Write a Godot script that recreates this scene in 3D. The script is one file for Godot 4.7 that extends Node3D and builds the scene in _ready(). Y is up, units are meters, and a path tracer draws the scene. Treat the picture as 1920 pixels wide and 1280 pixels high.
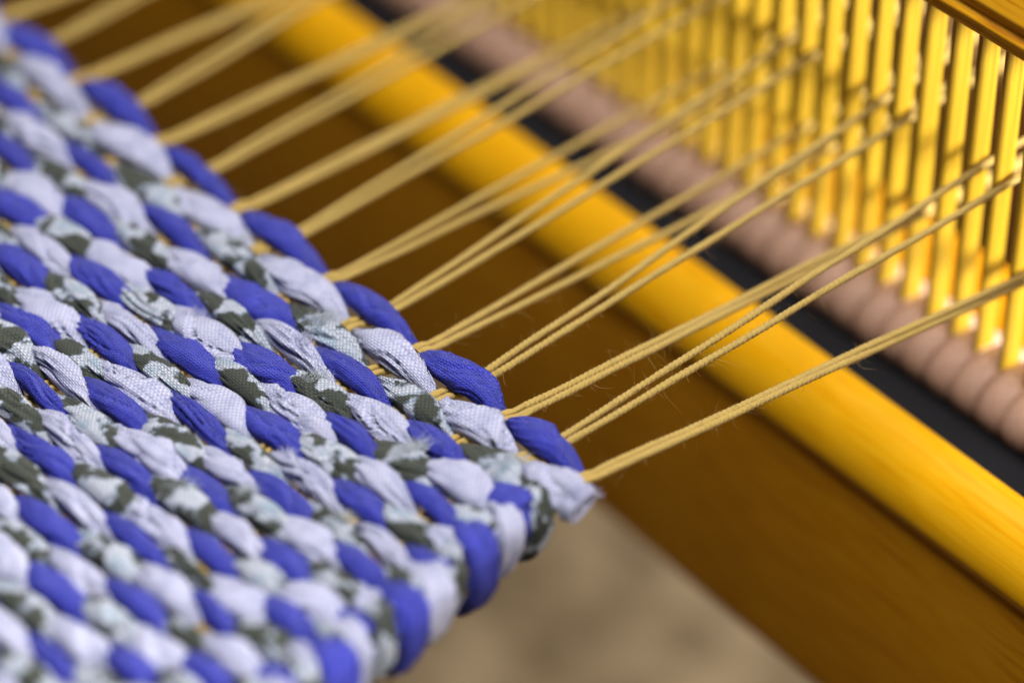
extends Node3D
# A rag rug on a hand loom. Lengths below are millimetres along three axes of the loom:
# w = along the weft (and the beater), u = along the warp, away from the weaver, y = up. p3() turns them into metres.

const MM := 0.001
var ex := Vector3(0.61222, 0, 0.79069)      # w
var ez := Vector3(0.79069, 0, -0.61222)     # u
var rng := RandomNumberGenerator.new()
var n3 := FastNoiseLite.new()
var nw := FastNoiseLite.new()

func p3(w: float, u: float, y: float) -> Vector3:
	return (ex * w + ez * u + Vector3.UP * y) * MM

# ------------------------------------------------------------------ things and parts
func tag(o: Node, label: String, category: String, group := "") -> void:
	o.set_meta("label", label)
	o.set_meta("category", category)
	if group != "":
		o.set_meta("group", group)

func thing(called: String, label: String, category: String, group := "") -> Node3D:
	var o := Node3D.new()
	o.name = called
	add_child(o, true)
	tag(o, label, category, group)
	return o

func part(called: String, mesh: Mesh, m: Material, parent: Node) -> MeshInstance3D:
	var o := MeshInstance3D.new()
	o.name = called
	o.mesh = mesh
	o.material_override = m
	parent.add_child(o, true)
	return o

# ------------------------------------------------------------------ meshes
func grid_mesh(v: PackedVector3Array, uv: PackedVector2Array, uv2: PackedVector2Array, rows: int, cols: int, around := true) -> ArrayMesh:
	# rows x cols points; with around the last column repeats the first
	var n := PackedVector3Array()
	n.resize(v.size())
	var ix := PackedInt32Array()
	ix.resize((rows - 1) * (cols - 1) * 6)
	var q := 0
	for i in rows:
		var iu := mini(i + 1, rows - 1) * cols
		var id := maxi(i - 1, 0) * cols
		var b := i * cols
		for c in cols:
			var cu := c + 1
			var cd := c - 1
			if c == cols - 1:
				cu = 1 if around else c
			if c == 0:
				cd = cols - 2 if around else 0
			var d := (v[b + cu] - v[b + cd]).cross(v[iu + c] - v[id + c])
			n[b + c] = -d.normalized() if d.length_squared() > 1e-24 else Vector3.UP
			if i < rows - 1 and c < cols - 1:
				ix[q] = b + c
				ix[q + 1] = b + c + 1
				ix[q + 2] = b + cols + c
				ix[q + 3] = b + c + 1
				ix[q + 4] = b + cols + c + 1
				ix[q + 5] = b + cols + c
				q += 6
	var a := []
	a.resize(Mesh.ARRAY_MAX)
	a[Mesh.ARRAY_VERTEX] = v
	a[Mesh.ARRAY_NORMAL] = n
	if uv.size() == v.size():
		a[Mesh.ARRAY_TEX_UV] = uv
	if uv2.size() == v.size():
		a[Mesh.ARRAY_TEX_UV2] = uv2
	a[Mesh.ARRAY_INDEX] = ix
	var m := ArrayMesh.new()
	m.add_surface_from_arrays(Mesh.PRIMITIVE_TRIANGLES, a)
	return m

# A strip of cloth swept along pts (mm, as Vector3(w, u, y)); size = half width and half height at each point.
func cloth_strip(pts: PackedVector3Array, size: PackedVector2Array, side: PackedVector3Array, cols: int, crease: float, seam: float, seed_at: float, capped := false, flip := true) -> ArrayMesh:
	var rows := pts.size()
	var v := PackedVector3Array()
	var uv := PackedVector2Array()
	var uv2 := PackedVector2Array()
	var nc := cols + 1
	v.resize(rows * nc)
	uv.resize(rows * nc)
	uv2.resize(rows * nc)
	var cs := PackedFloat32Array()
	var sn := PackedFloat32Array()
	for c in nc:
		cs.append(cos(TAU * (c % cols) / cols))
		sn.append(sin(TAU * (c % cols) / cols))
	var s := 0.0
	var off := seed_at * 37.7
	for i in rows:
		if i > 0:
			s += pts[i].distance_to(pts[i - 1])
		var t := (pts[mini(i + 1, rows - 1)] - pts[maxi(i - 1, 0)]).normalized()
		var sd := (side[i] - t * side[i].dot(t)).normalized()
		var up := sd.cross(t).normalized()
		if flip:
			up = -up
		var pinch: float = clampf(1.35 - size[i].x / 2.9, 0.25, 1.0) if flip else 0.75
		pinch = clampf(pinch + 0.7 * nw.get_noise_2d(s * 1.6, off + 400.0), 0.12, 1.2)
		var tw := s * 0.035 + nw.get_noise_2d(s * 1.2, off) * 0.8
		var seam_at := fposmod(1.35 + nw.get_noise_2d(s * 1.5, off + 90.0) * 1.6, TAU)
		for c in nc:
			var th := TAU * (c % cols) / cols
			var ct := cos(th + tw)
			var st := sin(th + tw)
			var r := 1.0
			# gathers that run along the strip
			var f := 1.0 - absf(n3.get_noise_3d(ct * 13.0 + off, st * 13.0, s * 0.42 + off))
			f = f * f
			f = f * f
			r -= crease * pinch * f
			if not flip:
				# pleats of the cloth pulled round the edge
				var pl := 1.0 - absf(sin(2.5 * th + tw * 2.0))
				r -= 0.26 * pl * pl * pl
			r += 0.022 * n3.get_noise_3d(ct * 5.0 - off, st * 5.0, s * 2.6)
			# the lapped edge of the rolled strip
			var d := fposmod(th - seam_at, TAU)
			r += seam * (0.5 - d / TAU) * 1.2
			if d < 0.28 or d > TAU - 0.1:
				r -= seam * 0.55
			var e := size[i]
			# a little squarer than an ellipse
			var a := absf(cs[c])
			var b := absf(sn[c])
			var sq := 1.0 / pow(pow(a, 2.5) + pow(b, 2.5), 1.0 / 2.5)
			var q := pts[i] + sd * (cs[c] * e.x * r * sq) + up * (sn[c] * e.y * r * sq)
			if i == rows - 1:
				q = pts[i - 1] + (q - pts[i]) * 0.05 - t * (0.9 if capped else 0.0)
			v[i * nc + c] = p3(q.x, q.y, q.z)
			uv[i * nc + c] = Vector2(s / 4.0, float(c) / cols * 4.0)
			uv2[i * nc + c] = Vector2(s / 48.0 + seed_at * 0.37, float(c) / cols * 0.3 + seed_at * 0.71)
	return grid_mesh(v, uv, uv2, rows, nc)

# Plied yarn along pts (mm).
func yarn_mesh(pts: PackedVector3Array, radius: float, lay: float, phase: float, cols := 15) -> ArrayMesh:
	var rows := pts.size()
	var nc := cols + 1
	var v := PackedVector3Array()
	var uv := PackedVector2Array()
	v.resize(rows * nc)
	uv.resize(rows * nc)
	var s := 0.0
	for i in rows:
		if i > 0:
			s += pts[i].distance_to(pts[i - 1])
		var t := (pts[mini(i + 1, rows - 1)] - pts[maxi(i - 1, 0)]).normalized()
		var sd := t.cross(Vector3(0, 0, 1)).normalized()
		var up := sd.cross(t)
		var turn := TAU * s / lay + phase
		var thick := radius * (1.0 + 0.06 * nw.get_noise_2d(s * 9.0, phase * 50.0) + 0.07 * nw.get_noise_2d(s * 1.7, phase * 50.0 + 300.0))
		for c in nc:
			var th := TAU * (c % cols) / cols
			var k := absf(cos(1.5 * (th - turn)))
			var r := thick * (0.54 + 0.50 * sqrt(k))
			var q := pts[i] + sd * (cos(th) * r) + up * (sin(th) * r)
			v[i * nc + c] = p3(q.x, q.y, q.z)
			uv[i * nc + c] = Vector2(s / 2.0, (float(c) / cols - s / lay) * 2.0)
	return grid_mesh(v, uv, PackedVector2Array(), rows, nc)

# Loose fibres: each a thin bent three-sided hair. list of [start, direction, length, curl, thickness]
func fibre_mesh(list: Array) -> ArrayMesh:
	var v := PackedVector3Array()
	var n := PackedVector3Array()
	var ix := PackedInt32Array()
	for h in list:
		var p: Vector3 = h[0]
		var d: Vector3 = h[1]
		var b := v.size()
		var segs := 5
		for i in segs + 1:
			var x := d.cross(Vector3(0.3, 0.5, 0.8)).normalized()
			var y := x.cross(d).normalized()
			var r: float = h[4] * (1.0 - 0.7 * float(i) / segs)
			for c in 3:
				var o := x * cos(TAU * c / 3.0) + y * sin(TAU * c / 3.0)
				var q := p + o * r
				v.append(p3(q.x, q.y, q.z))
				n.append((ex * o.x + ez * o.y + Vector3.UP * o.z).normalized())
				if i < segs:
					var c2 := (c + 1) % 3
					ix.append_array([b + i * 3 + c, b + i * 3 + c2, b + i * 3 + 3 + c, b + i * 3 + c2, b + i * 3 + 3 + c2, b + i * 3 + 3 + c])
			p += d * (h[2] / segs)
			d = (d + Vector3(rng.randf_range(-1, 1), rng.randf_range(-1, 1), rng.randf_range(-1, 1)) * h[3]).normalized()
	var a := []
	a.resize(Mesh.ARRAY_MAX)
	a[Mesh.ARRAY_VERTEX] = v
	a[Mesh.ARRAY_NORMAL] = n
	a[Mesh.ARRAY_INDEX] = ix
	var m := ArrayMesh.new()
	m.add_surface_from_arrays(Mesh.PRIMITIVE_TRIANGLES, a)
	return m

# A profile in (u, y) mm swept along w from wa to wb; smooth where the profile is finely sampled.
func moulding(profile: PackedVector2Array, wa: float, wb: float, steps := 2) -> ArrayMesh:
	var st := SurfaceTool.new()
	st.begin(Mesh.PRIMITIVE_TRIANGLES)
	var n := profile.size()
	var length := 0.0
	for i in n:
		var a := profile[i]
		var b := profile[(i + 1) % n]
		var seg := a.distance_to(b)
		var l2 := length + seg
		st.set_smooth_group(0)
		var p00 := p3(wa, a.x, a.y)
		var p01 := p3(wa, b.x, b.y)
		var p10 := p3(wb, a.x, a.y)
		var p11 := p3(wb, b.x, b.y)
		var uvs := [Vector2(wa / 100.0, length / 40.0), Vector2(wa / 100.0, l2 / 40.0), Vector2(wb / 100.0, length / 40.0), Vector2(wb / 100.0, l2 / 40.0)]
		var ps := [p00, p01, p10, p11]
		for k in [0, 2, 1, 1, 2, 3]:
			st.set_uv(uvs[k])
			st.add_vertex(ps[k])
		length = l2
	# end caps
	st.set_smooth_group(-1)
	var tri := Geometry2D.triangulate_polygon(profile)
	for e in 2:
		var ww := wa if e == 0 else wb
		for k in range(0, tri.size(), 3):
			var o := [tri[k], tri[k + 1], tri[k + 2]]
			if e == 1:
				o.reverse()
			for m in o:
				st.set_uv(profile[m] / 40.0)
				st.add_vertex(p3(ww, profile[m].x, profile[m].y))
	st.generate_normals()
	return st.commit()

func rounded(points: Array, segs := 6) -> PackedVector2Array:
	# points: [Vector2, radius]
	var out := PackedVector2Array()
	var n := points.size()
	for i in n:
		var p: Vector2 = points[i][0]
		var r: float = points[i][1]
		var a: Vector2 = (points[(i + n - 1) % n][0] - p).normalized()
		var b: Vector2 = (points[(i + 1) % n][0] - p).normalized()
		if r <= 0.0:
			out.append(p)
			continue
		var half := acos(clampf(a.dot(b), -1, 1)) / 2.0
		var dist := r / tan(half)
		var p0 := p + a * dist
		var p1 := p + b * dist
		for k in segs + 1:
			var t := float(k) / segs
			out.append(p0.lerp(p, t).lerp(p.lerp(p1, t), t))
	return out

# ------------------------------------------------------------------ textures and materials
func lin(r: float, g: float, b: float) -> Color:
	return Color(r, g, b).linear_to_srgb()

func plain_weave(tint_a: Color, tint_b: Color, threads: int, height: bool) -> ImageTexture:
	var n := 192
	var im := Image.create(n, n, false, Image.FORMAT_RGB8)
	for y in n:
		for x in n:
			var fx := float(x) / n * threads
			var fy := float(y) / n * threads
			var over := (int(fx) + int(fy)) % 2 == 0
			var ax := sin(PI * (fx - floorf(fx)))
			var ay := sin(PI * (fy - floorf(fy)))
			var wob := 0.5 + 0.5 * nw.get_noise_2d(floorf(fx) * 31.0 + (0.0 if over else 700.0), floorf(fy) * 17.0)
			if height:
				var h := (0.35 + 0.65 * ax) * sqrt(ay) if over else (0.35 + 0.65 * ay) * sqrt(ax)
				im.set_pixel(x, y, Color(h, h, h))
			else:
				var c := tint_a if over else tint_b
				c = c.lerp(tint_a if wob > 0.5 else tint_b, 0.35 * absf(wob - 0.5) * 2.0)
				im.set_pixel(x, y, c)
	return ImageTexture.create_from_image(im)

func knit(tint_a: Color, tint_b: Color, wales: int, courses: int, height: bool) -> ImageTexture:
	# rows of V-shaped stitches; the wales run along u of the texture
	var n := 192
	var im := Image.create(n, n, false, Image.FORMAT_RGB8)
	for y in n:
		for x in n:
			var fy := float(y) / n * wales
			var cy := fy - floorf(fy)
			var arm := absf(cy - 0.5) * 2.0
			var fx := float(x) / n * courses + arm * 0.7
			var cx := fx - floorf(fx)
			var h := sqrt(maxf(sin(PI * cx), 0.0)) * (0.25 + 0.75 * sqrt(maxf(sin(PI * fposmod(arm * 1.0, 1.0)), 0.0)))
			if height:
				im.set_pixel(x, y, Color(h, h, h))
			else:
				# each course is a slightly different shade of the dyed yarn
				im.set_pixel(x, y, tint_b.lerp(tint_a, 0.5 + 0.5 * nw.get_noise_2d(floorf(fy) * 37.0, floorf(fx) * 53.0)))
	return ImageTexture.create_from_image(im)

func noise_tex(freq: float, seed_at: int, colors: Array, stops: Array, size := 512, octaves := 4, warp := 0.0) -> NoiseTexture2D:
	var n := FastNoiseLite.new()
	n.seed = seed_at
	n.frequency = freq
	n.fractal_octaves = octaves
	if warp > 0.0:
		n.domain_warp_enabled = true
		n.domain_warp_amplitude = warp
		n.domain_warp_frequency = freq * 2.0
	var t := NoiseTexture2D.new()
	t.width = size
	t.height = size
	t.seamless = true
	t.noise = n
	var g := Gradient.new()
	g.offsets = PackedFloat32Array(stops)
	g.colors = PackedColorArray(colors)
	t.color_ramp = g
	return t

func cloth(albedo: Texture2D, relief: Texture2D, depth_mm: float) -> StandardMaterial3D:
	var m := StandardMaterial3D.new()
	m.albedo_texture = albedo
	m.roughness = 0.92
	m.metallic_specular = 0.25
	m.rim_enabled = true
	m.rim = 0.25
	m.rim_tint = 0.5
	m.heightmap_enabled = true
	m.heightmap_texture = relief
	m.heightmap_scale = depth_mm * 0.1
	return m

func wood(base: Color, dark: Color, gloss: float, seed_at: int) -> StandardMaterial3D:
	var m := StandardMaterial3D.new()
	m.albedo_texture = noise_tex(0.012, seed_at, [dark, base, base.lightened(0.06), dark.lerp(base, 0.6)], [0.15, 0.42, 0.6, 0.9], 512, 5, 30.0)
	m.uv1_scale = Vector3(0.55, 4.0, 1)
	m.roughness = gloss
	m.metallic_specular = 0.3
	return m

# ------------------------------------------------------------------ the lattice of the weave
var col_w := {2: 44.0, 1: 33.2, 0: 24.0, -1: 14.7, -2: 4.5, -3: -6.7, -4: -18.5, -5: -30.3, -6: -44.0, -7: -55.5, -8: -68.3, -9: -80.0, -10: -92.5, -11: -105.0, -12: -119.0, -13: -131.0, -14: -144.0, -15: -156.0, -16: -168.0}
var row_u := [-13.0, -17.8, -22.2, -25.6, -28.8, -31.8, -34.8, -37.7, -40.3, -42.7, -45.5, -48.3]

func col_at(t: float, k: float) -> float:
	var a := int(floorf(t))
	var f := t - a
	var w: float = lerpf(col_w[clampi(a, -16, 2)], col_w[clampi(a + 1, -16, 2)], f)
	var sh := smoothstep(3.0, 13.0, k) * 6.8
	if k > 12.0:
		sh += (k - 12.0) * 0.62
	if k > 21.0:
		sh -= (k - 21.0) * 0.25
	sh *= lerpf(1.0, 0.82, smoothstep(-3.0, 1.0, t))
	return w + sh

func row_at(k: float, w: float) -> float:
	var u: float
	if k >= 11.0:
		u = -48.3 - (k - 11.0) * 2.47
	elif k < 0.0:
		u = -13.0 - k * 4.6
	else:
		var a := int(floorf(k))
		u = lerpf(row_u[a], row_u[mini(a + 1, 11)], k - a)
	return u + 0.018 * w

const LAST_PICK := 46
const PICK_KIND := ["blue jersey strip", "pale lavender strip", "printed strip"]

func left_end(k: int) -> float:
	# how far to the left the strip is built: a little past what the photograph shows
	var t := 1.0
	while t > -13.9:
		var q := p3(col_at(t, k), row_at(k, 0), 0)
		if q.x < -0.17 or q.z < -0.20:
			break
		t -= 0.5
	return t - 0.6

func weft_pick(k: int, rug: Node3D, mats: Array) -> void:
	var kind := k % 3
	var t0 := left_end(k)
	var t1 := 1.2
	if k == 1:
		t1 = 1.62
	elif k == 0:
		t1 = 0.86
	if t0 > t1 - 0.8:
		return
	var fell := clampf(1.0 - k / 7.0, 0.0, 1.0)
	var near := k < 26
	var per := 28 if near else 16
	var cols := 44 if near else 28
	var rows := int((t1 - t0) * per)
	var pts := PackedVector3Array()
	var size := PackedVector2Array()
	var side := PackedVector3Array()
	var full: float = [2.35, 2.75, 2.45][kind] + fell * [0.35, 0.5, 0.35][kind]
	var tall: float = [1.6, 1.8, 1.65][kind] + fell * 0.3
	var tail := k == 1
	for i in rows + 1:
		var t := lerpf(t0, t1, float(i) / rows)
		# 0 where a yarn holds the strip down, 1 on top of the float
		var d := absf(fposmod(t - k + 1.0, 2.0) - 1.0)
		d = 1.0 - d
		var cell := roundf((t - k) / 2.0) * 2.0 + k
		var h1 := nw.get_noise_2d(cell * 57.0, k * 91.0)
		var h2 := nw.get_noise_2d(cell * 57.0 + 500.0, k * 91.0)
		var e := sin(PI * 0.5 * d)
		var w := col_at(t, k)
		var y := lerpf(-1.9, 1.75, pow(e, 0.62)) + 0.45 * h2 * e
		var a := lerpf(0.85 + 0.3 * fell, full * (1.0 + 0.35 * h1), pow(e, 1.3))
		var b := lerpf(1.0, tall * (1.0 + 0.15 * h2), pow(e, 0.9))
		if tail and t > 0.45:
			# the cut end lies over the edge yarn and opens out
			var q := smoothstep(0.45, 1.15, t)
			y = lerpf(y, 2.3, q)
			a = lerpf(a, 3.1, q)
			b = lerpf(b, 1.5, q)
			if t > 1.1:
				b = lerpf(b, 1.15, smoothstep(1.1, t1, t))
			a *= 1.0 + 0.12 * nw.get_noise_2d(t * 160.0, 3.0)
			y -= 0.7 * smoothstep(1.0, t1, t)
			w = col_at(minf(t, 1.0), k) + maxf(t - 1.0, 0.0) * 10.5
		pts.append(Vector3(w, row_at(k, w) + 0.5 * h2 * e + 0.5 * sin(PI * (t - cell)) * (0.6 + h1), y))
		size.append(Vector2(a, b))
		side.append(Vector3(0, 1, 0) if not tail else Vector3(0, 1, 0.8 * smoothstep(0.5, 1.2, t)))
	var crease: float = [0.32, 0.52, 0.46][kind]
	var seam: float = [0.2, 0.34, 0.24][kind]
	var o := part("weft_strip", cloth_strip(pts, size, side, cols, crease, seam, k * 1.37 + 3.0, tail), mats[kind], rug)
	o.set_meta("label", PICK_KIND[kind])
	if k < 24:
		var list := []
		if kind == 2:
			# the nap of the printed flannel
			for n in 700:
				var hair := surface_point(pts, size, 0.0, 0.0)
				if hair[0].x < -70.0:
					continue
				list.append([hair[0], (hair[1] + Vector3(rng.randf_range(-1, 1), rng.randf_range(-1, 1), rng.randf_range(-1, 1)) * 0.9).normalized(), rng.randf_range(0.25, 0.8), 0.4, rng.randf_range(0.009, 0.018)])
			if list.size() > 0:
				part("nap", fibre_mesh(list), mats[3], o).set_meta("kind", "stuff")
		list = []
		for f in FRAYS:
			if f[0] == k:
				for n in int(f[2] * 1.5):
					var hair := surface_point(pts, size, f[1], 1.3)
					var along := Vector3(f[3], f[4], 0.35)
					list.append([hair[0] - hair[1] * 0.1, (along + hair[1] * 0.5 + Vector3(rng.randf_range(-1, 1), rng.randf_range(-1, 1), rng.randf_range(-0.5, 1)) * 0.55).normalized(), rng.randf_range(0.8, f[5] * 1.25), 0.2, rng.randf_range(0.035, 0.07)])
		if list.size() > 0:
			part("frayed_threads", fibre_mesh(list), mats[4] if kind == 2 else mats[5], o).set_meta("kind", "stuff")

# pick, place along the pick, threads, way they point (w, u), length
const FRAYS := [[2, -19.6, 90, 0.6, 0.6, 2.2], [2, 25.0, 110, 0.9, 0.5, 2.6], [5, 14.0, 130, 0.5, 1.0, 3.0], [5, -9.0, 60, 0.3, 0.8, 1.6], [11, -14.0, 90, 1.0, 0.2, 2.8], [8, -24.0, 80, 0.9, 0.4, 2.0], [14, 6.0, 80, 0.8, 0.5, 2.4], [1, 37.5, 120, 1.0, -0.1, 1.4], [4, -16.5, 70, -0.4, 0.6, 1.3], [8, -4.0, 50, 0.7, 0.6, 1.8], [11, 20.0, 60, 0.8, 0.5, 2.0], [7, -33.0, 60, -0.6, 0.5, 1.4], [13, -9.5, 50, -0.8, 0.4, 1.5], [17, 0.0, 70, 0.8, 0.4, 2.2], [10, 3.0, 50, -0.7, 0.6, 1.2], [2, -45.0, 60, 0.7, 0.6, 2.0]]

# a random point on the upper side of a strip, near w = at when spread > 0, and the way out of the cloth
func surface_point(pts: PackedVector3Array, size: PackedVector2Array, at: float, spread: float) -> Array:
	var i := rng.randi_range(1, pts.size() - 2)
	if spread > 0.0:
		var aim := at + rng.randf_range(-spread, spread)
		i = clampi(pts.bsearch(Vector3(aim, -999, 0)), 1, pts.size() - 2)
	var th := rng.randf_range(0.15, 2.95)
	var o := Vector3(0, cos(th), sin(th))
	return [pts[i] + Vector3(0, cos(th) * size[i].x, sin(th) * size[i].y) * 0.97, o]

# The cloth that turns round the outermost yarn and comes back three picks later.
func weft_turn(ka: int, rug: Node3D, mats: Array) -> void:
	var kind := ka % 3
	var kb := ka + 3
	var pts := PackedVector3Array()
	var size := PackedVector2Array()
	var side := PackedVector3Array()
	var steps := 64
	var reach: float = [1.0, 0.82, 0.78][kind] if ka > 0 else 0.62
	var j1 := nw.get_noise_2d(ka * 77.0, 5.0)
	var j2 := nw.get_noise_2d(ka * 77.0, 95.0)
	# way round, seen along u: (w from the edge column, y)
	var way := [Vector2(-6.5, -0.5), Vector2(-3.2, 1.6), Vector2(0.2, 2.9), Vector2(3.0, 2.6), Vector2(4.5, 0.5), Vector2(4.5, -3.2), Vector2(3.3, -6.9), Vector2(0.8, -9.3), Vector2(-3.0, -8.4), Vector2(-6.4, -4.2)]
	var curve := Curve3D.new()
	for i in way.size():
		var f := float(i) / (way.size() - 1)
		var k := lerpf(ka - 0.5, kb - 1.6, f) if ka > 0 else lerpf(3.1, 2.0, f)
		var o: Vector2 = way[i]
		var ww := col_at(1.0, k) + (o.x if i < 3 else o.x * reach + 0.7 * j1)
		var p := Vector3(ww, row_at(k, ww) + 0.8 * j2, o.y * (1.0 if i < 3 else reach))
		var prev: Vector2 = way[maxi(i - 1, 0)]
		var next: Vector2 = way[mini(i + 1, way.size() - 1)]
		var tan := Vector3(next.x - prev.x, 0.0, next.y - prev.y) / 6.0
		curve.add_point(p, -tan, tan)
	var full := curve.get_baked_length()
	for i in steps + 1:
		var f := float(i) / steps
		pts.append(curve.sample_baked(f * full, true))
		var e := sin(PI * clampf(f * 1.05, 0.0, 1.0))
		var a: float = lerpf(1.4, [2.9, 2.5, 2.1][kind] * (1.0 + 0.25 * j2), smoothstep(0.1, 0.75, e)) * lerpf(1.0, 0.6, smoothstep(0.4, 0.8, f))
		size.append(Vector2(a, lerpf(0.8, 0.95, e)))
		side.append(Vector3(0.0, 1.0, 0.0001))
	var o := part("weft_turn", cloth_strip(pts, size, side, 44, [0.42, 0.75, 0.65][kind], [0.5, 0.5, 0.4][kind], ka * 2.13 + 71.0, false, false), mats[kind], rug)
	o.set_meta("label", PICK_KIND[kind] + " folded round the edge of the rug")

# ------------------------------------------------------------------ scene
func _ready() -> void:
	rng.seed = 11
	n3.seed = 5
	n3.frequency = 0.1
	n3.fractal_octaves = 1
	nw.seed = 9
	nw.frequency = 0.05
	nw.fractal_type = FastNoiseLite.FRACTAL_NONE

	# camera
	var cam := Camera3D.new()
	cam.name = "camera"
	cam.position = Vector3(0, 306.11, 395.34) * MM
	cam.rotation_degrees = Vector3(-37.75, 0, 0)
	var lens := CameraAttributesPhysical.new()
	lens.frustum_focal_length = 112.5
	lens.frustum_focus_distance = 0.489
	lens.frustum_near = 0.02
	lens.frustum_far = 20.0
	lens.exposure_aperture = 5.0
	cam.attributes = lens
	cam.fov = 12.1776
	cam.near = 0.02
	cam.far = 20.0
	add_child(cam)
	cam.make_current()

	# air and lamps
	var env := Environment.new()
	env.background_mode = Environment.BG_COLOR
	env.background_color = Color(0.20, 0.18, 0.165)
	env.background_energy_multiplier = 0.45
	env.tonemap_mode = Environment.TONE_MAPPER_LINEAR
	env.tonemap_exposure = 1.0
	env.sdfgi_enabled = true
	env.ssao_enabled = true
	env.ssil_enabled = true
	var we := WorldEnvironment.new()
	we.name = "environment"
	we.environment = env
	add_child(we)
	area_lamp("ceiling_light", p3(110, 15, 570), p3(10, 15, 0), Vector2(0.26, 0.70), 0.63, Color(1.0, 0.985, 0.98))
	area_lamp("window_light", p3(500, 375, 150), p3(20, 80, 10), Vector2(0.14, 0.14), 1.55, Color(1.0, 0.98, 0.95))

	var mats := materials()
	build_floor()
	build_beater()
	build_reed()
	build_harness()
	build_rug(mats)
	build_warp()

func area_lamp(called: String, at: Vector3, target: Vector3, size: Vector2, energy: float, color: Color) -> void:
	var l := AreaLight3D.new()
	l.name = called
	l.area_size = size
	l.light_energy = energy
	l.light_color = color
	l.shadow_enabled = true
	l.area_range = 10.0
	l.area_attenuation = 2.0
	add_child(l)
	l.look_at_from_position(at, target, Vector3.UP if absf((target - at).normalized().y) < 0.99 else Vector3.RIGHT)

func materials() -> Array:
	var blue := cloth(knit(lin(0.078, 0.095, 0.74), lin(0.054, 0.066, 0.60), 5, 6, false), knit(Color.WHITE, Color.BLACK, 5, 6, true), 0.55)
	var lav := cloth(plain_weave(lin(0.64, 0.655, 0.79), lin(0.41, 0.43, 0.66), 10, false), plain_weave(Color.WHITE, Color.BLACK, 10, true), 0.16)
	var pr := cloth(plain_weave(lin(1, 1, 1), lin(0.50, 0.56, 0.62), 10, false), plain_weave(Color.WHITE, Color.BLACK, 10, true), 0.25)
	# dye that has taken unevenly
	for m in [blue, lav]:
		m.detail_enabled = true
		m.detail_blend_mode = BaseMaterial3D.BLEND_MODE_MUL
		m.detail_uv_layer = BaseMaterial3D.DETAIL_UV_2
		m.detail_albedo = noise_tex(0.02, 52, [lin(0.80, 0.82, 0.86), lin(0.95, 0.95, 0.97), lin(1, 1, 1)], [0.25, 0.5, 0.7], 512, 5)
	pr.detail_enabled = true
	pr.detail_blend_mode = BaseMaterial3D.BLEND_MODE_MUL
	pr.detail_uv_layer = BaseMaterial3D.DETAIL_UV_2
	var dark := lin(0.080, 0.090, 0.072)
	var pale := lin(0.74, 0.775, 0.87)
	var mid := lin(0.38, 0.45, 0.58)
	pr.detail_albedo = noise_tex(0.011, 21, [dark, lin(0.085, 0.095, 0.07), mid, pale, pale, lin(0.55, 0.66, 0.78)], [0.0, 0.43, 0.475, 0.52, 0.68, 0.78], 512, 5, 14.0)
	var nap := StandardMaterial3D.new()
	nap.albedo_color = lin(0.30, 0.33, 0.30)
	nap.roughness = 0.9
	var thread := StandardMaterial3D.new()
	thread.albedo_color = lin(0.62, 0.68, 0.72)
	thread.roughness = 0.9
	var lav_thread := StandardMaterial3D.new()
	lav_thread.albedo_color = lin(0.58, 0.60, 0.80)
	lav_thread.roughness = 0.9
	return [blue, lav, pr, nap, thread, lav_thread]

func build_floor() -> void:
	var m := StandardMaterial3D.new()
	m.albedo_texture = noise_tex(0.02, 4, [lin(0.10, 0.070, 0.038), lin(0.21, 0.152, 0.085), lin(0.28, 0.21, 0.125)], [0.34, 0.5, 0.66], 512, 2)
	m.uv1_scale = Vector3(0.3, 0.2, 1)
	m.roughness = 0.55
	var prof := PackedVector2Array([Vector2(-900, -315), Vector2(-900, -300), Vector2(1500, -300), Vector2(1500, -315)])
	var o := part("floor", moulding(prof, -1200, 1200), m, self)
	o.set_meta("kind", "structure")

func build_beater() -> void:
	var beater := thing("loom_beater", "glossy yellow orange wooden loom beater holding the reed", "loom beater")
	var m := wood(lin(0.86, 0.42, 0.004), lin(0.79, 0.35, 0.0035), 0.30, 3)
	var m_front := wood(lin(0.82, 0.345, 0.005), lin(0.62, 0.22, 0.004), 0.34, 27)
	var board := rounded([[Vector2(43.2, -80), 5.0], [Vector2(45.0, -30.2), 0.3], [Vector2(54.3, -30.2), 0.0], [Vector2(54.3, -29), 0.0], [Vector2(83, -29), 0.0], [Vector2(83, -22), 1.5], [Vector2(99, -22), 3.0], [Vector2(99, -80), 1.5]])
	part("lower_board", moulding(board, -260, 330), m_front, beater)
	# the front edge is a quarter round
	var lip := PackedVector2Array([Vector2(54.3, -30.0)])
	for i in 15:
		var th := PI * 0.5 * i / 14.0
		lip.append(Vector2(54.0 - 9.6 * cos(th), -30.0 + 10.8 * sin(th)))
	lip.append(Vector2(54.3, -19.5))
	part("front_lip", moulding(lip, -260, 330), m, beater)
	var black := StandardMaterial3D.new()
	black.albedo_color = lin(0.013, 0.014, 0.017)
	black.roughness = 0.7
	black.metallic_specular = 0.15
	var strip := rounded([[Vector2(54.2, -28.8), 0.0], [Vector2(54.2, -22.4), 1.5], [Vector2(62.5, -23.2), 2.0], [Vector2(69, -27.8), 0.5], [Vector2(69, -28.8), 0.0]])
	part("black_groove_strip", moulding(strip, -260, 330), black, beater)
	var m2 := wood(lin(0.72, 0.33, 0.006), lin(0.45, 0.16, 0.004), 0.4, 8)
	var rail := rounded([[Vector2(70, 42.5), 1.0], [Vector2(69.2, 45.5), 0.8], [Vector2(70.5, 46.3), 0.3], [Vector2(69.6, 48.5), 1.0], [Vector2(74, 58), 4.0], [Vector2(79, 68), 3.0], [Vector2(88, 68), 3.0], [Vector2(88, 42.5), 1.5]])
	part("top_rail", moulding(rail, -260, 330), m2, beater)

const PITCH := 5.85
const DENT0 := 1.0

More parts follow.
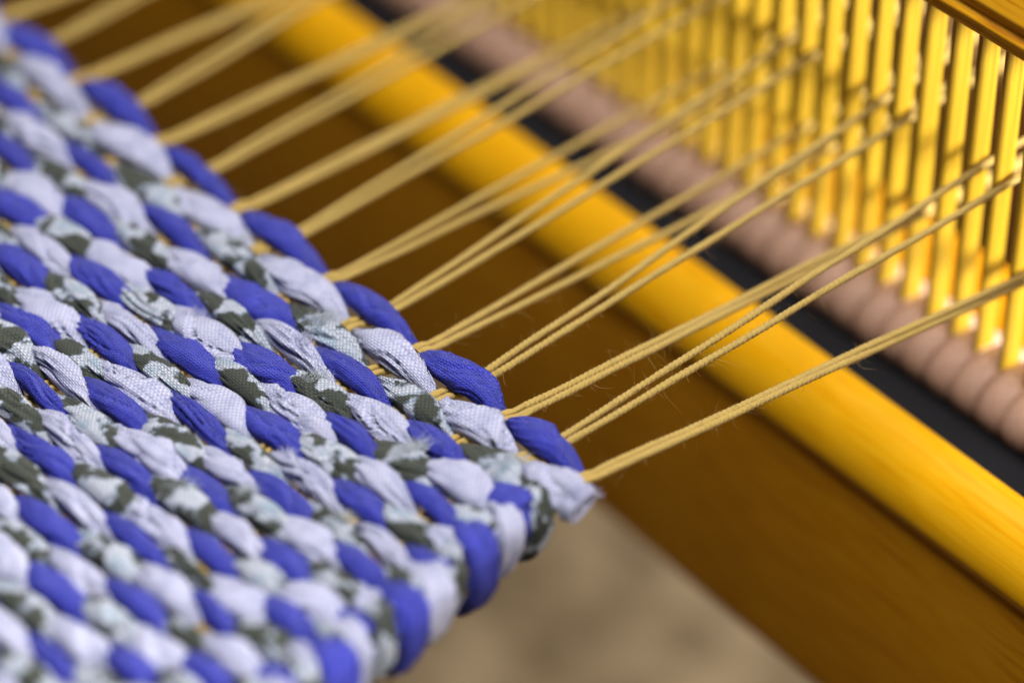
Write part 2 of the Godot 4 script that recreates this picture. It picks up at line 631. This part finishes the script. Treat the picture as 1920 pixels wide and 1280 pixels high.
func build_harness() -> void:
	var o := thing("harness_board", "brown wooden board of the loom standing upright behind the reed", "board")
	var m := wood(lin(0.16, 0.085, 0.025), lin(0.07, 0.035, 0.012), 0.6, 19)
	part("board", moulding(rounded([[Vector2(128, -120), 2.0], [Vector2(128, -12), 2.0], [Vector2(146, -12), 2.0], [Vector2(146, -120), 2.0]]), -300, 300), m, o)

func build_reed() -> void:
	var reed := thing("reed", "loom reed of upright yellow brass dents bound at the foot with pinkish cord", "reed")
	var brass := StandardMaterial3D.new()
	brass.albedo_texture = noise_tex(0.03, 41, [lin(0.29, 0.165, 0.009), lin(0.39, 0.245, 0.013), lin(0.43, 0.285, 0.018)], [0.2, 0.5, 0.8], 256, 3)
	brass.uv1_scale = Vector3(1, 0.15, 1)
	brass.roughness = 0.38
	brass.metallic_specular = 0.4
	var st := SurfaceTool.new()
	st.begin(Mesh.PRIMITIVE_TRIANGLES)
	# a flat strip with slightly rounded edges, 3.4 deep and 0.45 thick
	var prof := [Vector2(-2.5, 0), Vector2(-2.3, 0.2), Vector2(2.3, 0.2), Vector2(2.5, 0), Vector2(2.3, -0.2), Vector2(-2.3, -0.2)]
	for i in 6:
		var a: Vector2 = prof[i]
		var b: Vector2 = prof[(i + 1) % 6]
		var q := [p3(a.y, a.x, -30), p3(b.y, b.x, -30), p3(a.y, a.x, 62), p3(b.y, b.x, 62)]
		st.set_smooth_group(-1)
		for k in [0, 1, 2, 1, 3, 2]:
			st.set_uv(Vector2((a.x if k % 2 == 0 else b.x) / 6.0, float(k / 2)))
			st.add_vertex(q[k])
	st.generate_normals()
	var dent := st.commit()
	var n0 := -35
	for n in range(n0, 34):
		var o := part("dent", dent, brass, reed)
		o.position = p3(DENT0 + n * PITCH + rng.randf_range(-0.15, 0.15), 75.2, 0)
		o.rotation.y = rng.randf_range(-0.03, 0.03)
	# two half-round sticks with the dents between them
	var stick_m := wood(lin(0.30, 0.17, 0.10), lin(0.2, 0.1, 0.06), 0.6, 12)
	for s in [-1.0, 1.0]:
		var pr := PackedVector2Array()
		for i in 13:
			var th := PI * i / 12.0
			pr.append(Vector2(75.2 + s * (1.9 + 3.2 * sin(th)), -23.0 + s * 3.6 * cos(th)))
		part("half_round_stick", moulding(pr, -212, 200), stick_m, reed)
	var cord := StandardMaterial3D.new()
	cord.albedo_texture = noise_tex(0.05, 15, [lin(0.46, 0.27, 0.18), lin(0.64, 0.40, 0.285), lin(0.71, 0.49, 0.36)], [0.2, 0.55, 0.85], 256, 4)
	cord.uv1_scale = Vector3(3, 1, 1)
	cord.roughness = 0.6
	var turn := cord_turn()
	for n in range(n0, 33):
		var o := part("cord_turn", turn, cord, reed)
		o.position = p3(DENT0 + (n + 0.5) * PITCH, 75.2, -24.0)
		o.rotation.y = rng.randf_range(-0.02, 0.02)

func cord_turn() -> ArrayMesh:
	# a flat winding of cord round both sticks
	var rows := 49
	var nc := 17
	var v := PackedVector3Array()
	var uv := PackedVector2Array()
	for i in rows:
		var th := TAU * i / (rows - 1)
		var c := cos(th)
		var s := sin(th)
		var dir := Vector2(c, s)
		var mid := Vector2(signf(c) * 1.9 * minf(1.0, absf(c) * 4.0), 0) + Vector2(c * 4.9, s * 4.9)
		for k in nc:
			var a := TAU * (k % (nc - 1)) / (nc - 1)
			var o := mid + dir * (sin(a) * 1.25)
			v.append(p3(cos(a) * 2.85 + 0.5 * s, o.x, o.y))
			uv.append(Vector2(th / TAU * 3.0, float(k) / nc))
	return grid_mesh(v, uv, PackedVector2Array(), rows, nc)

func build_rug(mats: Array) -> void:
	var rug := thing("rag_rug", "handwoven rag rug of blue, lavender and dark printed cloth strips on the loom", "rug")
	for k in LAST_PICK + 1:
		weft_pick(k, rug, mats)
	for k in [0, 2, 4, 6, 8, 10, 12, 14, 16, 18, 20, 22, 24]:
		weft_turn(k, rug, mats)

# ------------------------------------------------------------------ warp
func build_warp() -> void:
	var m := StandardMaterial3D.new()
	m.albedo_texture = noise_tex(0.06, 33, [lin(0.33, 0.22, 0.06), lin(0.50, 0.35, 0.10), lin(0.60, 0.44, 0.14)], [0.2, 0.5, 0.8], 256, 3)
	m.roughness = 0.9
	m.metallic_specular = 0.2
	m.rim_enabled = true
	m.rim = 0.3
	m.rim_tint = 0.5
	var hair := StandardMaterial3D.new()
	hair.albedo_color = lin(0.50, 0.34, 0.13)
	hair.roughness = 0.8
	hair.backlight_enabled = true
	hair.backlight = Color(0.4, 0.3, 0.15)
	var words := ["first", "second", "third", "fourth", "fifth", "sixth", "seventh", "eighth", "ninth", "tenth", "eleventh", "twelfth", "thirteenth", "fourteenth", "fifteenth", "sixteenth"]
	var count := 0
	for pair in range(1, 17):
		var j := 2 - pair
		var upper := pair % 2 == 0
		var q := (pair - 1) / 2
		for strand in 2:
			var sd := -1.0 if strand == 0 else 1.0
			var end_w: float = (29.5 - 24.1 * q + sd * 2.7) if upper else (34.2 - 24.2 * q + sd * (0.6 if pair > 1 else 0.45))
			var end_y: float = 15.4 if upper else (0.2 + sd * -0.6)
			# keep to the slot between two dents
			var slot := roundf((end_w + 0.9 - DENT0) / PITCH)
			if upper:
				slot = floorf((29.5 - 24.1 * q - 1.8 - DENT0) / PITCH) + strand
			end_w = DENT0 + slot * PITCH + 1.15 + rng.randf_range(-0.2, 0.5)
			count += 1
			var pts := warp_path(j, sd * (0.72 if pair > 1 else 0.56), end_w, end_y, pair)
			var o := Node3D.new()
			o.name = "warp_yarn" if count == 1 else "warp_yarn_%03d" % (count - 1)
			add_child(o, true)
			var which := "left hand" if strand == 0 else "right hand"
			var shed := "raised" if upper else "lowered"
			tag(o, "tan cotton warp yarn, %s strand of the %s pair from the rug's corner, %s" % [which, words[pair - 1], shed], "yarn", "warp yarns running from the rug to the reed")
			part("plied_cord", yarn_mesh(pts, 0.60, 2.7, rng.randf() * TAU), m, o)
			var hairs := []
			for i in pts.size() - 1:
				if pts[i].y < -9.0 or pts[i].y > 72.0:
					continue
				var chance := 1.1 if pair < 6 else 0.12
				if rng.randf() < chance * pts[i].distance_to(pts[i + 1]) * 6.0:
					var t := (pts[i + 1] - pts[i]).normalized()
					var d := (Vector3(rng.randf_range(-1, 1), rng.randf_range(-1, 1), rng.randf_range(-1, 1)) + t * rng.randf_range(-1.2, 1.2)).normalized()
					var longer := rng.randf() < 0.12
					hairs.append([pts[i] + d * 0.4, d, rng.randf_range(1.8, 5.0) if longer else rng.randf_range(0.4, 1.7), 0.35, rng.randf_range(0.014, 0.030)])
			var fz := part("loose_fibres", fibre_mesh(hairs), hair, o)
			fz.set_meta("kind", "stuff")

func warp_path(j: int, side: float, end_w: float, end_y: float, pair: int) -> PackedVector3Array:
	var pts := PackedVector3Array()
	# woven part, from the near side of the rug to the fell
	var last := 46.0
	var step := 0.25
	var k := last
	while k > -0.75:
		var w := col_at(j, maxf(k, 0.0)) + side
		# over the picks that dive here, under those that float
		var up := -cos(PI * (k - j))
		pts.append(Vector3(w, row_at(k, w), 0.55 * up))
		k -= step
	var a := pts[pts.size() - 1]
	var b := Vector3(end_w, 75.2, end_y)
	a = Vector3(a.x, -8.6, 0.1)
	var fine := 0.24 if pair < 8 else 0.4
	var n := int(a.distance_to(b) / fine)
	for i in n + 1:
		var f := float(i) / n
		var sway := minf(1.0, 8.0 * f * (1.0 - f)) * 0.22
		pts.append(a.lerp(b, f) + Vector3(nw.get_noise_2d(f * 50.0, side * 400.0 + j * 90.0), 0, nw.get_noise_2d(f * 50.0, side * 400.0 + j * 90.0 + 50.0)) * sway)
	var c := b + (b - a).normalized() * 70.0
	for i in range(1, 90):
		pts.append(b.lerp(c, i / 90.0))
	return pts
